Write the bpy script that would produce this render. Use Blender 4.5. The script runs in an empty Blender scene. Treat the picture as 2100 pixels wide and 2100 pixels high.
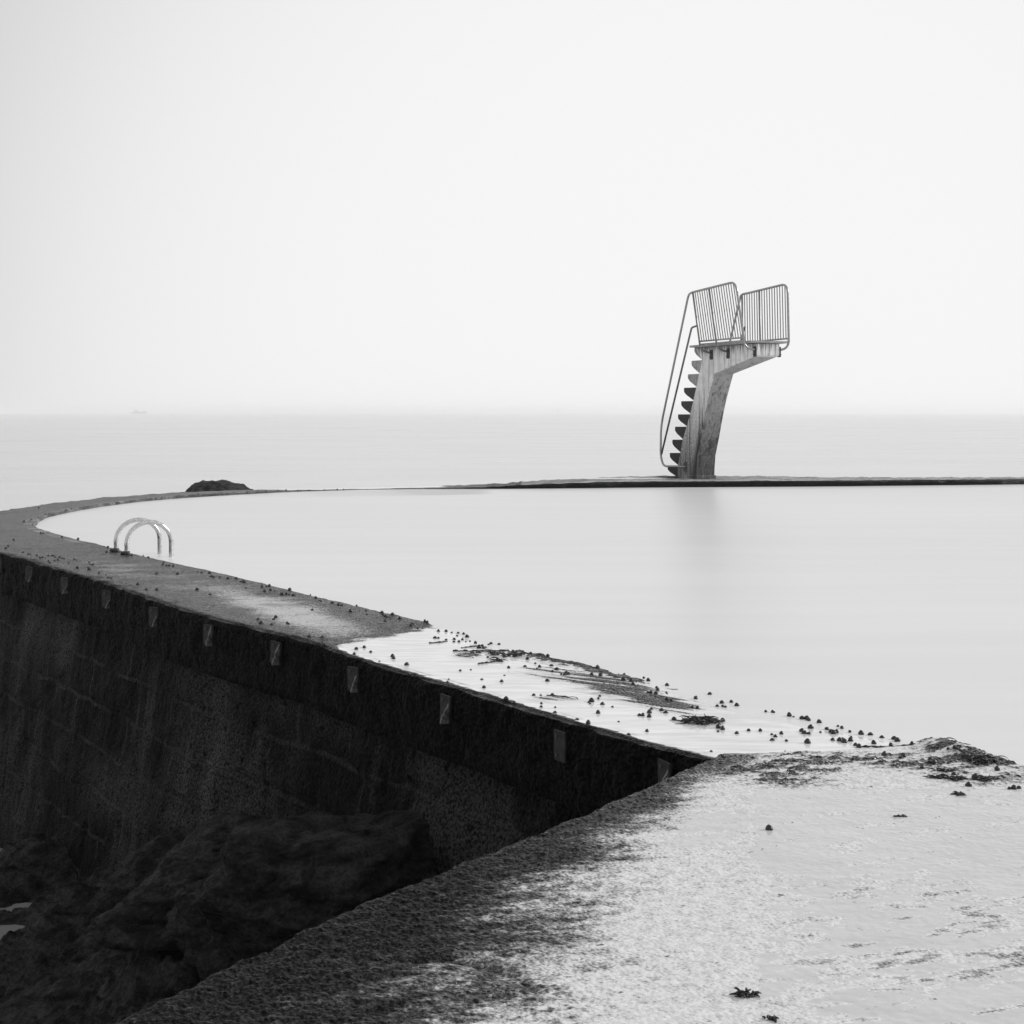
import bpy, bmesh, math, random
import numpy as np
from mathutils import Vector, Matrix

S = bpy.context.scene
COL = S.collection
R = math.radians
random.seed(7)
rng = np.random.default_rng(11)

# ------------------------------------------------------------------ camera
EYE = 1.55
cam_d = bpy.data.cameras.new("camera"); cam = bpy.data.objects.new("camera", cam_d); COL.objects.link(cam)
cam.location = (0, 0, EYE); cam.rotation_euler = (R(90), 0, 0)
cam_d.sensor_width = 36.0; cam_d.lens = 36.0 * 3000 / 2100
cam_d.shift_y = -0.0978
cam_d.clip_start = 0.1; cam_d.clip_end = 30000
S.camera = cam

# ------------------------------------------------------------------ light
SUN_AZ, SUN_EL = R(76), R(24)          # azimuth clockwise from +Y
w = bpy.data.worlds.new("World"); S.world = w; w.use_nodes = True
nt = w.node_tree; nt.nodes.clear()
out = nt.nodes.new('ShaderNodeOutputWorld')
sky = nt.nodes.new('ShaderNodeTexSky'); sky.sky_type = 'NISHITA'; sky.sun_disc = False
sky.sun_elevation = SUN_EL; sky.sun_rotation = SUN_AZ
bw = nt.nodes.new('ShaderNodeRGBToBW'); nt.links.new(sky.outputs[0], bw.inputs[0])
bg1 = nt.nodes.new('ShaderNodeBackground'); bg1.inputs[1].default_value = 0.05
hsv = nt.nodes.new('ShaderNodeMath'); hsv.operation = 'MINIMUM'; hsv.inputs[1].default_value = 2.0
nt.links.new(bw.outputs[0], hsv.inputs[0]); nt.links.new(hsv.outputs[0], bg1.inputs[0])
# pale sea mist over that sky, brightest toward the open sea, darker at the back
tc = nt.nodes.new('ShaderNodeTexCoord')
dot = nt.nodes.new('ShaderNodeVectorMath'); dot.operation = 'DOT_PRODUCT'
baz, bel = R(9), R(1)
dot.inputs[1].default_value = (math.sin(baz)*math.cos(bel), math.cos(baz)*math.cos(bel), math.sin(bel))
nt.links.new(tc.outputs['Generated'], dot.inputs[0])
ramp = nt.nodes.new('ShaderNodeValToRGB'); cr = ramp.color_ramp; cr.interpolation = 'B_SPLINE'
mr = nt.nodes.new('ShaderNodeMapRange'); mr.inputs[1].default_value = -1; mr.inputs[2].default_value = 1
nt.links.new(dot.outputs['Value'], mr.inputs[0]); nt.links.new(mr.outputs[0], ramp.inputs[0])
def d2p(deg): return (math.cos(R(deg)) + 1) / 2
stops = [(180, .52), (120, .58), (75, .60), (50, .55), (38, .50), (31, .58), (26, .72), (20, .80), (12, .825), (0, .83)]
while len(cr.elements) > 1: cr.elements.remove(cr.elements[0])
cr.elements[0].position = d2p(stops[0][0]); cr.elements[0].color = (stops[0][1],)*3 + (1,)
for a, v in stops[1:]:
    e = cr.elements.new(d2p(a)); e.color = (v, v, v, 1)
bg2 = nt.nodes.new('ShaderNodeBackground'); nt.links.new(ramp.outputs[0], bg2.inputs[0]); bg2.inputs[1].default_value = 1.0
add = nt.nodes.new('ShaderNodeAddShader')
nt.links.new(bg1.outputs[0], add.inputs[0]); nt.links.new(bg2.outputs[0], add.inputs[1])
nt.links.new(add.outputs[0], out.inputs[0])

sl = bpy.data.lights.new("sun", 'SUN'); sun = bpy.data.objects.new("sun", sl); COL.objects.link(sun)
sl.energy = 2.4; sl.angle = R(1.5); sl.color = (1, 1, 1)
sdir = Vector((math.sin(SUN_AZ)*math.cos(SUN_EL), math.cos(SUN_AZ)*math.cos(SUN_EL), math.sin(SUN_EL)))
sun.rotation_euler = (-sdir).to_track_quat('-Z', 'Y').to_euler()
sun.location = (30, 10, 30)

S.view_settings.view_transform = 'Standard'; S.view_settings.look = 'None'
S.view_settings.exposure = 0.0; S.view_settings.gamma = 1.0; S.view_settings.use_curve_mapping = False
S.cycles.max_bounces = 6; S.cycles.volume_bounces = 1
S.cycles.use_denoising = True

# ------------------------------------------------------------------ helpers
def G(px, py, z=0.0):                   # where a spot of the 2100 px photograph lies on the level z
    k = (EYE - z) / (py - 843); return ((px - 1050) * k, 3000 * k)
def PX(x, y, z=0.0):
    return 1050 + 3000 * x / y, 843 + 3000 * (EYE - z) / y

def hash3(ix, iy, iz):
    h = (ix.astype(np.int64) * 374761393 + iy.astype(np.int64) * 668265263 + iz.astype(np.int64) * 2147483647 * 7 + 1013) & 0xffffffff
    h = ((h ^ (h >> 13)) * 1274126177) & 0xffffffff
    h = ((h ^ (h >> 16)) * 2246822519) & 0xffffffff
    return ((h ^ (h >> 15)) & 0xffffff) / float(0xffffff)
def vnoise(x, y, z=None):
    x = np.asarray(x, float); y = np.asarray(y, float)
    z = np.zeros_like(x) if z is None else np.asarray(z, float)
    xi, yi, zi = np.floor(x), np.floor(y), np.floor(z)
    fx, fy, fz = x - xi, y - yi, z - zi
    u, v, t = [f * f * (3 - 2 * f) for f in (fx, fy, fz)]
    r = 0
    for dz in (0, 1):
        wz = t if dz else 1 - t
        if not dz or np.any(fz > 0):
            for dy in (0, 1):
                wy = v if dy else 1 - v
                a = hash3(xi, yi + dy, zi + dz); b = hash3(xi + 1, yi + dy, zi + dz)
                r = r + wz * wy * (a * (1 - u) + b * u)
    return r * 2 - 1
def fbm(x, y, z=None, oct=4, gain=.5):
    r = 0; a = 1; n = 0; f = 1.0
    for o in range(oct):
        r = r + a * vnoise(x * f + 17.3 * o, y * f - 9.1 * o, None if z is None else z * f + 3.7 * o)
        n += a; a *= gain; f *= 2.03
    return r / n
def ridged(x, y, z=None, oct=4):
    r = 0; a = 1; n = 0; f = 1.0
    for o in range(oct):
        r = r + a * (1 - np.abs(vnoise(x * f + 5.3 * o, y * f + 2.1 * o, None if z is None else z * f)))
        n += a; a *= .5; f *= 2.1
    return r / n
def sstep(a, b, x):
    t = np.clip((x - a) / (b - a), 0, 1); return t * t * (3 - 2 * t)
def ell(px, py, cx, cy, rx, ry, ang=0.0, soft=.5):
    c, s = math.cos(ang), math.sin(ang)
    u = ((px - cx) * c + (py - cy) * s) / rx; v = (-(px - cx) * s + (py - cy) * c) / ry
    return 1 - sstep(1 - soft, 1 + soft, np.sqrt(u * u + v * v))

def tag(o, label=None, cat=None, group=None, kind=None):
    if label: o['label'] = label
    if cat: o['category'] = cat
    if group: o['group'] = group
    if kind: o['kind'] = kind
    return o
def link(name, me, mat=None, parent=None):
    o = bpy.data.objects.new(name, me); COL.objects.link(o)
    if mat is not None:
        for m in (mat if isinstance(mat, (list, tuple)) else [mat]): me.materials.append(m)
    if parent is not None: o.parent = parent
    return o
def empty(name, loc=(0, 0, 0), rz=0):
    o = bpy.data.objects.new(name, None); COL.objects.link(o); o.location = loc; o.rotation_euler = (0, 0, rz)
    o.empty_display_size = .2; return o
def grid_mesh(name, P, attrs=None, uv=None, smooth=True, matidx=None):
    """P: (rows, cols, 3)"""
    n, m = P.shape[:2]
    me = bpy.data.meshes.new(name)
    idx = np.arange(n * m).reshape(n, m)
    q = np.stack([idx[:-1, :-1], idx[:-1, 1:], idx[1:, 1:], idx[1:, :-1]], -1).reshape(-1, 4)
    me.vertices.add(n * m); me.vertices.foreach_set('co', P.reshape(-1).astype(np.float32))
    me.loops.add(q.size); me.loops.foreach_set('vertex_index', q.reshape(-1).astype(np.int32))
    me.polygons.add(len(q)); me.polygons.foreach_set('loop_start', (np.arange(len(q)) * 4).astype(np.int32))
    me.polygons.foreach_set('loop_total', np.full(len(q), 4, np.int32))
    if smooth: me.polygons.foreach_set('use_smooth', np.ones(len(q), bool))
    if matidx is not None: me.polygons.foreach_set('material_index', matidx.reshape(-1).astype(np.int32))
    me.update(calc_edges=True)
    for k, v in (attrs or {}).items():
        a = me.attributes.new(k, 'FLOAT', 'POINT'); a.data.foreach_set('value', v.reshape(-1).astype(np.float32))
    if uv is not None:
        l = me.uv_layers.new(name='uv'); l.data.foreach_set('uv', uv.reshape(-1, 2)[q.reshape(-1)].reshape(-1).astype(np.float32))
    me.validate(); return me
def bm_mesh(name, bm, smooth=False):
    bmesh.ops.recalc_face_normals(bm, faces=bm.faces)
    me = bpy.data.meshes.new(name); bm.to_mesh(me); bm.free()
    if smooth:
        for p in me.polygons: p.use_smooth = True
    return me
def add_tube(bm, pts, r, n=10, cap=True):
    pts = [Vector(p) for p in pts]; rings = []
    t0 = (pts[1] - pts[0]).normalized(); up = Vector((0, 0, 1)) if abs(t0.z) < .9 else Vector((1, 0, 0))
    nrm = (up - up.dot(t0) * t0).normalized()
    for i, p in enumerate(pts):
        if i == 0: t = pts[1] - pts[0]
        elif i == len(pts) - 1: t = pts[-1] - pts[-2]
        else: t = (pts[i + 1] - p).normalized() + (p - pts[i - 1]).normalized()
        t.normalize(); nrm = (nrm - nrm.dot(t) * t).normalized(); b = t.cross(nrm)
        rr = r[i] if isinstance(r, (list, tuple)) else r
        rings.append([bm.verts.new(p + rr * (math.cos(2*math.pi*k/n) * nrm + math.sin(2*math.pi*k/n) * b)) for k in range(n)])
    for a, b in zip(rings[:-1], rings[1:]):
        for k in range(n): bm.faces.new((a[k], a[(k+1) % n], b[(k+1) % n], b[k]))
    if cap: bm.faces.new(rings[0][::-1]); bm.faces.new(rings[-1])
def fillet(pts, rad, n=6):
    pts = [Vector(p) for p in pts]; res = [pts[0]]
    rads = rad if isinstance(rad, (list, tuple)) else [rad] * (len(pts) - 2)
    for i in range(1, len(pts) - 1):
        a, p, b = pts[i-1], pts[i], pts[i+1]; r = min(rads[i-1], (a-p).length * .48, (b-p).length * .48)
        p0 = p + (a-p).normalized() * r; p1 = p + (b-p).normalized() * r
        for k in range(n + 1):
            t = k / n; res.append((1-t)**2 * p0 + 2*t*(1-t) * p + t*t * p1)
    res.append(pts[-1]); return res
def add_box(bm, c, size, bevel=0.0, rot=None):
    r = bmesh.ops.create_cube(bm, size=1.0); vs = r['verts']
    bmesh.ops.scale(bm, vec=size, verts=vs)
    if bevel:
        es = list({e for v in vs for e in v.link_edges})
        g = bmesh.ops.bevel(bm, geom=es, offset=bevel, segments=2, affect='EDGES', profile=.5); vs = list({v for f in g['faces'] for v in f.verts} | {v for v in vs if v.is_valid})
    if rot is not None: bmesh.ops.rotate(bm, cent=(0, 0, 0), matrix=rot, verts=vs)
    bmesh.ops.translate(bm, vec=c, verts=vs); return vs
def add_prism(bm, prof, w0, w1, taper=None):
    """profile of (u, z) pushed along y from w0 to w1 (w1 may be a function of u)"""
    f = w1 if callable(w1) else (lambda u: w1)
    A = [bm.verts.new((u, w0, z)) for u, z in prof]; B = [bm.verts.new((u, f(u), z)) for u, z in prof]
    n = len(prof)
    bm.faces.new(A); bm.faces.new(B[::-1])
    for i in range(n): bm.faces.new((A[i], A[(i+1) % n], B[(i+1) % n], B[i]))

# ------------------------------------------------------------------ node helpers
class NM:
    def __init__(s, name):
        s.m = bpy.data.materials.new(name); s.m.use_nodes = True; s.t = s.m.node_tree; s.t.nodes.clear()
        s.out = s.n('ShaderNodeOutputMaterial')
    def n(s, ty, **kw):
        x = s.t.nodes.new(ty)
        for k, v in kw.items(): setattr(x, k, v)
        return x
    def set(s, sock, v):
        if isinstance(v, bpy.types.NodeSocket): s.t.links.new(v, sock)
        elif isinstance(v, (int, float)) and sock.type == 'RGBA': sock.default_value = (v, v, v, 1)
        else: sock.default_value = v
    def attr(s, name): return s.n('ShaderNodeAttribute', attribute_name=name).outputs['Fac']
    def coord(s, kind='Object', scale=(1, 1, 1), rot=(0, 0, 0)):
        c = s.n('ShaderNodeTexCoord').outputs[kind]
        mp = s.n('ShaderNodeMapping'); mp.inputs['Scale'].default_value = scale; mp.inputs['Rotation'].default_value = rot
        s.t.links.new(c, mp.inputs[0]); return mp.outputs[0]
    def noise(s, vec, scale, detail=4, rough=.55, dist=0.0):
        x = s.n('ShaderNodeTexNoise'); s.set(x.inputs['Vector'], vec); x.inputs['Scale'].default_value = scale
        x.inputs['Detail'].default_value = detail; x.inputs['Roughness'].default_value = rough; x.inputs['Distortion'].default_value = dist
        return x.outputs['Fac']
    def vor(s, vec, scale, feat='F1'):
        x = s.n('ShaderNodeTexVoronoi', feature=feat); s.set(x.inputs['Vector'], vec); x.inputs['Scale'].default_value = scale
        return x.outputs['Distance']
    def math(s, op, a, b=0.0, c=0.0, clamp=False):
        x = s.n('ShaderNodeMath', operation=op, use_clamp=clamp)
        s.set(x.inputs[0], a); s.set(x.inputs[1], b); s.set(x.inputs[2], c); return x.outputs[0]
    def mr(s, v, a, b, c=0.0, d=1.0, smooth=True):
        x = s.n('ShaderNodeMapRange', interpolation_type='SMOOTHSTEP' if smooth else 'LINEAR')
        for i, q in enumerate((v, a, b, c, d)): s.set(x.inputs[i], q)
        return x.outputs[0]
    def mix(s, f, a, b):
        x = s.n('ShaderNodeMix', data_type='FLOAT'); s.set(x.inputs[0], f); s.set(x.inputs[2], a); s.set(x.inputs[3], b); return x.outputs[0]
    def bump(s, h, strength, dist):
        x = s.n('ShaderNodeBump'); s.set(x.inputs['Strength'], strength); x.inputs['Distance'].default_value = dist; s.set(x.inputs['Height'], h); return x.outputs[0]
    def grey(s, v):
        x = s.n('ShaderNodeCombineColor')
        for i in range(3): s.set(x.inputs[i], v)
        return x.outputs[0]
    def bsdf(s, col, rough=.5, normal=None, ior=1.45, metallic=0.0, spec=.5):
        x = s.n('ShaderNodeBsdfPrincipled')
        s.set(x.inputs['Base Color'], s.grey(col)); s.set(x.inputs['Roughness'], rough); x.inputs['IOR'].default_value = ior
        s.set(x.inputs['Metallic'], metallic); s.set(x.inputs['Specular IOR Level'], spec)
        if normal is not None: s.set(x.inputs['Normal'], normal)
        return x.outputs[0]
    def done(s, sh): s.t.links.new(sh, s.out.inputs[0]); return s.m
    def mixsh(s, f, a, b):
        x = s.n('ShaderNodeMixShader'); s.set(x.inputs[0], f); s.t.links.new(a, x.inputs[1]); s.t.links.new(b, x.inputs[2]); return x.outputs[0]

def mat_stone_top(name, w0, w1, p0, p1):
    """rough weathered concrete, with a film of running water where 'wet' says so and pale scoured patches where 'pale' says so"""
    q = NM(name); co = q.coord('Object')
    wet, pale, dark = q.attr('wet'), q.attr('pale'), q.attr('dark')
    fine = q.noise(co, 95, 3, .6); mid = q.noise(co, 22, 4, .6); big = q.noise(co, 3.1, 4)
    vor = q.math('MULTIPLY', q.vor(co, 62), -1.6)
    grit = q.vor(co, 62, 'F1'); c = q.math('ADD', q.mr(q.math('ADD', q.math('MULTIPLY', fine, .65), q.math('MULTIPLY', q.noise(co, 34, 2, .5), .35)), .42, .62, .006, .13), q.mr(q.math('ADD', grit, q.math('MULTIPLY', fine, .35)), .22, .50, .11, 0.0))
    c = q.math('MULTIPLY', c, q.mr(mid, .3, .7, .6, 1.35))
    c = q.math('MULTIPLY', c, q.mr(big, .3, .7, .75, 1.2))
    palec = q.math('MULTIPLY', q.mr(fine, .25, .6, p0, p1), q.mr(mid, .3, .62, .82, 1.0))
    pf = q.mr(q.math('ADD', pale, q.math('ADD', q.math('MULTIPLY', q.math('SUBTRACT', mid, .5), .8), q.math('MULTIPLY', q.math('SUBTRACT', fine, .5), 1.0))), .10, 1.0)
    c = q.mix(pf, c, palec)
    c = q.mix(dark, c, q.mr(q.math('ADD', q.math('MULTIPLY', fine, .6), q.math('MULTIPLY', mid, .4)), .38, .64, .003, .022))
    h = q.math('ADD', vor, q.math('ADD', q.math('MULTIPLY', fine, .8), q.math('MULTIPLY', mid, .8)))
    bs = q.mix(pf, 1.0, .16)
    nrm = q.bump(h, bs, .018)
    dry = q.bsdf(c, q.mix(pf, q.mr(fine, .4, .62, .5, .16), .5), nrm, 1.45, spec=q.mix(dark, .45, .10))
    streak = q.noise(q.coord('Object', (3, 14, 3), (0, 0, .3)), 1.0, 4, .6)
    wetc = q.bsdf(q.mr(streak, .3, .7, w0, w1), q.mr(streak, .3, .7, .16, .10), None, 1.33)
    wf = q.mr(q.math('ADD', wet, q.math('MULTIPLY', q.math('SUBTRACT', fine, .5), .5)), .40, .62)
    return q.done(q.mixsh(wf, dry, wetc))
def mat_weed_wall():
    q = NM("black_weed_covered_masonry"); co = q.coord('Object'); uv = q.coord('UV')
    fine = q.noise(co, 60, 4, .65); mid = q.noise(co, 9, 5, .6); big = q.noise(q.coord('UV', (.55, .30, 1)), 1.0, 5, .65)
    st = q.noise(q.coord('UV', (7, .5, 1)), 1.0, 4, .6)
    br = q.n('ShaderNodeTexBrick'); wv = q.n('ShaderNodeVectorMath', operation='MULTIPLY_ADD'); nz = q.n('ShaderNodeTexNoise'); q.set(nz.inputs['Vector'], uv); nz.inputs['Scale'].default_value = 2.2; nz.inputs['Detail'].default_value = 4
    q.t.links.new(nz.outputs['Color'], wv.inputs[0]); wv.inputs[1].default_value = (.11, .09, 0); q.t.links.new(uv, wv.inputs[2]); q.set(br.inputs['Vector'], wv.outputs[0])
    br.inputs['Scale'].default_value = 1.0; br.inputs['Mortar Size'].default_value = .022; br.inputs['Mortar Smooth'].default_value = .6
    br.inputs['Brick Width'].default_value = .66; br.inputs['Row Height'].default_value = .36; br.offset = .5
    mort = q.math('MULTIPLY', q.math('MULTIPLY', br.outputs['Fac'], q.attr('masonry')), q.mr(q.noise(q.coord('UV', (1.3, 1.3, 1)), 1.0, 4, .7), .40, .60))
    c = q.mr(fine, .35, .7, .003, .012)
    c = q.math('MULTIPLY', c, q.mr(mid, .3, .7, .5, 1.5))
    pit = q.mr(q.math('ADD', q.vor(co, 7), q.math('MULTIPLY', q.math('SUBTRACT', mid, .5), .25)), .10, .20)
    patch = q.math('MULTIPLY', q.mr(q.math('ADD', big, q.math('MULTIPLY', q.math('SUBTRACT', st, .5), .35)), .48, .64), q.attr('masonry'))
    patch = q.math('MAXIMUM', q.math('MULTIPLY', patch, .55), q.attr('pale'))
    c = q.mix(q.math('MULTIPLY', patch, q.mr(fine, .38, .58, .10, .95)), c, .13)
    c = q.mix(q.math('MULTIPLY', mort, q.mr(fine, .35, .6, .15, .75)), c, .075)
    lim = q.math('MULTIPLY', q.mr(q.noise(co, 3.3, 5, .7), .64, .72), q.mr(fine, .45, .6))
    c = q.mix(q.math('MULTIPLY', lim, .7), c, .09)
    h = q.math('ADD', q.math('MULTIPLY', fine, 1.0), q.math('MULTIPLY', mid, 2.5))
    c = q.math('MULTIPLY', c, q.math('ADD', q.math('MULTIPLY', pit, .8), .2)); h = q.math('ADD', h, pit); h = q.math('ADD', h, q.math('MULTIPLY', q.vor(co, 34), 1.2)); h = q.math('SUBTRACT', h, q.math('MULTIPLY', br.outputs['Fac'], .5))
    return q.done(q.bsdf(c, q.mr(fine, .3, .7,   .75, .5), q.bump(h, 1.0, .05), 1.4, spec=.06))
def mat_rock(name, lo, hi, scale=1.0):
    q = NM(name); co = q.coord('Object')
    fine = q.noise(co, 40 * scale, 5, .65); mid = q.noise(q.coord('Object', (2, 2, 5), (.4, .5, 0)), 2.2 * scale, 6, .62, .6)
    c = q.math('MULTIPLY', q.mr(mid, .3, .72, lo, hi), q.mr(fine, .3, .7, .55, 1.4))
    h = q.math('ADD', q.math('ADD', fine, q.math('MULTIPLY', q.noise(co, 13 * scale, 4, .7), 1.6)), q.math('MULTIPLY', mid, 3.0))
    return q.done(q.bsdf(c, .62, q.bump(h, 1.0, .07), 1.4, spec=.12))
def mat_water(name, col, rough, sx=.25, sy=2.2, var=.02, rv=.03):
    q = NM(name); s = q.noise(q.coord('Object', (sx, sy, 1), (0, 0, .06)), 1.0, 5, .55)
    b = q.noise(q.coord('Object', (.05, .12, 1)), 1.0, 3, .5)
    c = q.math('ADD', q.mr(s, .3, .7, col - var, col + var), q.mr(b, .3, .7, -var, var))
    return q.done(q.bsdf(c, q.mr(s, .3, .7, rough - rv, rough + rv), None, 1.33))
def mat_metal(name, col, rough, metallic=1.0):
    q = NM(name); n = q.noise(q.coord('Object'), 30, 4)
    return q.done(q.bsdf(q.math('MULTIPLY', q.mr(n, .3, .7, .85, 1.1), col), q.mr(n, .3, .7, rough - .06, rough + .08), None, 1.45, metallic))
def mat_plain(name, lo, hi, sc, rough=.5, bump=.004, spec=.5):
    q = NM(name); n = q.noise(q.coord('Object'), sc, 5, .6)
    return q.done(q.bsdf(q.mr(n, .3, .7, lo, hi), rough, q.bump(n, .6, bump), 1.45, spec=spec))
def mat_tower(name, pale, foul, top):
    """whitewashed concrete: rain streaks, and specks of growth that get denser below the height 'top'"""
    q = NM(name); co = q.coord('Object')
    fine = q.noise(co, 20, 4, .75); mid = q.noise(co, 6, 5, .6)
    st = q.noise(q.coord('Object', (11, 11, .45)), 1.0, 4, .6)
    st2 = q.noise(q.coord('Object', (28, 28, .9), (0, 0, .7)), 1.0, 3, .5)
    z = q.n('ShaderNodeSeparateXYZ'); q.t.links.new(q.n('ShaderNodeTexCoord').outputs['Object'], z.inputs[0])
    hz = q.math('ADD', z.outputs[2], q.math('MULTIPLY', q.math('SUBTRACT', st, .5), 1.6))
    grow = q.mr(hz, 0.2, top, 1.0, 0.0, False)
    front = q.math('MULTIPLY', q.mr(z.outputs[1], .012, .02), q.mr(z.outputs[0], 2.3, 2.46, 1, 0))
    c = q.math('MULTIPLY', q.mix(front, pale, pale * .54), q.mr(mid, .3, .7, .86, 1.06))  # faces off the flank, bar the beam end, toned darker: shade put into colour
    c = q.mix(q.math('MULTIPLY', q.mr(st, .50, .66, 0, .9), q.mr(z.outputs[2], 3.0, 1.0, .45, 1.0)), c, .07)
    c = q.mix(q.math('MULTIPLY', q.mr(st2, .56, .70, 0, .65), q.mr(z.outputs[2], 3.0, 1.6, .6, 1.0)), c, .09)
    for ux, wd_, z1, k_ in ((1.405, .009, 2.70, .8), (.70, .016, 2.70, .45), (2.43, .02, 2.70, .4)):
        ln = q.math('MULTIPLY', q.mr(q.math('ABSOLUTE', q.math('SUBTRACT', q.math('ADD', z.outputs[0], q.math('MULTIPLY', q.math('SUBTRACT', mid, .5), .02)), ux)), wd_, wd_ * .3), q.math('MULTIPLY', q.mr(z.outputs[1], .02, .012), q.mr(z.outputs[2], z1 - .55, z1, 0, 1)))
        c = q.mix(q.math('MULTIPLY', ln, k_), c, .04)
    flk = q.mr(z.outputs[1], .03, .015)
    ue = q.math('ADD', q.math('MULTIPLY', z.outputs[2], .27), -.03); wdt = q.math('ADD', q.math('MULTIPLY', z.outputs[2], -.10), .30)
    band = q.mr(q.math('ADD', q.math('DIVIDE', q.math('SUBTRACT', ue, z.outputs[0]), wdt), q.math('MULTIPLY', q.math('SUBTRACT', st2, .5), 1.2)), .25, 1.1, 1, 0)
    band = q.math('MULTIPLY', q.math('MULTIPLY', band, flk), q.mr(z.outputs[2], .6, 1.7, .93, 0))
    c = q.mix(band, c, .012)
    drip = q.math('MULTIPLY', q.mr(q.math('ADD', z.outputs[2], q.math('MULTIPLY', q.math('SUBTRACT', st2, .5), .8)), 2.78, 2.96), .75)
    c = q.mix(drip, c, .05)
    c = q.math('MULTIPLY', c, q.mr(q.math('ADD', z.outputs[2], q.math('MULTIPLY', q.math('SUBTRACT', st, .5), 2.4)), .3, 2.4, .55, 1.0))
    sp = q.mr(q.math('ADD', q.math('ADD', q.math('MULTIPLY', fine, .6), q.math('MULTIPLY', st, .4)), q.math('MULTIPLY', q.math('SUBTRACT', grow, .5), .22)), .45, .63)
    c = q.mix(q.math('MULTIPLY', sp, .72), c, foul)
    return q.done(q.bsdf(c, .7, q.bump(q.math('ADD', fine, mid), .4, .01), 1.45, spec=.3))

M_top = mat_stone_top("weathered_concrete_with_water_film", .62, .80, .36, .55); M_land = mat_stone_top("scoured_landing_concrete", .53, .59, .56, .74); M_weed = mat_weed_wall()
M_rock = mat_rock("dark_wet_rock", .003, .078); M_boulder = mat_rock("dark_boulder_rock", .003, .066, 1.2)
M_far_rock = mat_rock("dark_weedy_rock", .006, .10, 1.6)
M_pool = mat_water("milky_pool_water", .69, .33, .16, 1.9, .018, .012); M_sea = mat_water("milky_sea_water", .62, .30, .03, .3)
M_tide = mat_water("tide_pool_water", .20, .05, 2, 2, .01, .02)
M_steel = mat_metal("polished_steel_tube", .62, .24)
M_galv = mat_metal("galvanised_steel_tube", .36, .30, .9)
M_bar = mat_metal("thin_steel_bar", .24, .4, .9)
M_darktube = mat_metal("dull_dark_steel_tube", .22, .42, .8)
M_brk = mat_plain("dull_steel_plate", .008, .028, 26, .6, .004, .3); M_fin = mat_plain("scraped_steel_fin", .03, .17, 34, .5, .004)
M_bolt = mat_plain("rusted_iron", .02, .06, 60, .6, .002)
M_shell = mat_plain("black_snail_shell", .010, .028, 160, .32, .001)
M_weed = M_weed; M_alga = mat_plain("black_seaweed", .006, .02, 60, .35, .002)
M_deckslab = mat_plain("grey_deck_board", .28, .42, 9, .6, .003)
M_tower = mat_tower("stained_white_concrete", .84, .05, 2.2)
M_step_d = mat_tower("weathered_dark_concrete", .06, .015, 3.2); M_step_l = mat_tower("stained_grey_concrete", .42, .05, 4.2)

# ------------------------------------------------------------------ the pool wall
PAIRS = [  # outer x, y, inner x, y, level of the top
 (1.12,6.33,2.15,6.60,-.06),(.93,6.61,1.97,7.0,-.03),(.59,7.07,1.62,7.5,-.035),(.28,7.52,1.26,8.02,-.035),(-.03,7.99,.9,8.56,-.035),(-.39,8.53,.55,9.13,-.035),
 (-.7,8.96,.2,9.62,-.034),(-1.05,9.47,-.21,10.25,-.028),(-1.29,9.82,-.49,10.7,-.012),(-1.56,10.15,-.74,10.98,0),(-1.94,10.62,-1.1,11.5,0),(-2.42,11.26,-1.6,12.25,0),
 (-2.99,12.14,-2.2,13.18,0),(-3.68,13.25,-2.95,14.3,0),(-4.51,14.49,-3.76,15.46,0),(-5.14,15.42,-4.46,16.52,0),(-5.74,16.26,-5.1,17.52,0),(-6.5,17.5,-5.78,18.6,0),
 (-7.3,18.95,-6.35,19.6,0),(-7.85,20.5,-6.66,20.45,0),(-8.1,21.8,-6.9,21.4,0),(-8.02,22.91,-7.04,22.4,0),(-7.85,24.6,-6.98,24.1,0),(-7.52,26.12,-6.7,25.7,0),
 (-6.86,27.5,-6.15,27.05,0),(-6.2,28.45,-5.4,28.1,-.005),(-5.3,29.4,-4.6,29.05,-.02),(-4.5,30.1,-3.85,29.62,-.032),(-3.5,30.7,-3.0,30.05,-.038),(-2.3,31.15,-2.15,30.3,-.035),
 (-.6,31.55,-.5,30.4,-.012),(.3,31.95,.2,30.45,.03),(1.65,32.8,1.5,30.65,.07),(2.79,33.4,2.57,30.87,.08),(4.5,33.65,4.4,31.1,.08),(5.8,33.3,5.6,31.25,.08),
 (7.12,33.0,6.8,31.4,.08),(9.3,33.0,9.1,31.85,.075),(11.46,33.35,11.3,32.3,.065),(14,34.2,13.9,33.2,.06),(18,36.2,18.2,35.2,.06),(22.5,38.4,22.0,37.2,.06),
 (26.2,36.5,25.0,35.6,.06),(27.4,30,26.2,29.6,.06),(27.2,15,26.0,15.0,.05),(24.5,3,23.4,3.6,.05),(21.5,-1.5,20.8,-.4,.05)]
PAIRS = np.array(PAIRS)
def catmull(P, per=24):
    res = []
    Q = np.vstack([2*P[0]-P[1], P, 2*P[-1]-P[-2]])
    for i in range(1, len(Q) - 2):
        t = np.linspace(0, 1, per, endpoint=False)[:, None]
        p0, p1, p2, p3 = Q[i-1:i+3]
        res.append(.5 * ((2*p1) + (-p0+p2)*t + (2*p0-5*p1+4*p2-p3)*t**2 + (-p0+3*p1-3*p2+p3)*t**3))
    res.append(P[-1:]); return np.vstack(res)
dense = catmull(PAIRS, 60)
mid = (dense[:, :2] + dense[:, 2:4]) / 2
seg = np.r_[0, np.cumsum(np.hypot(*np.diff(mid, axis=0).T))]
sl_, s = [], 0.0
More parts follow.
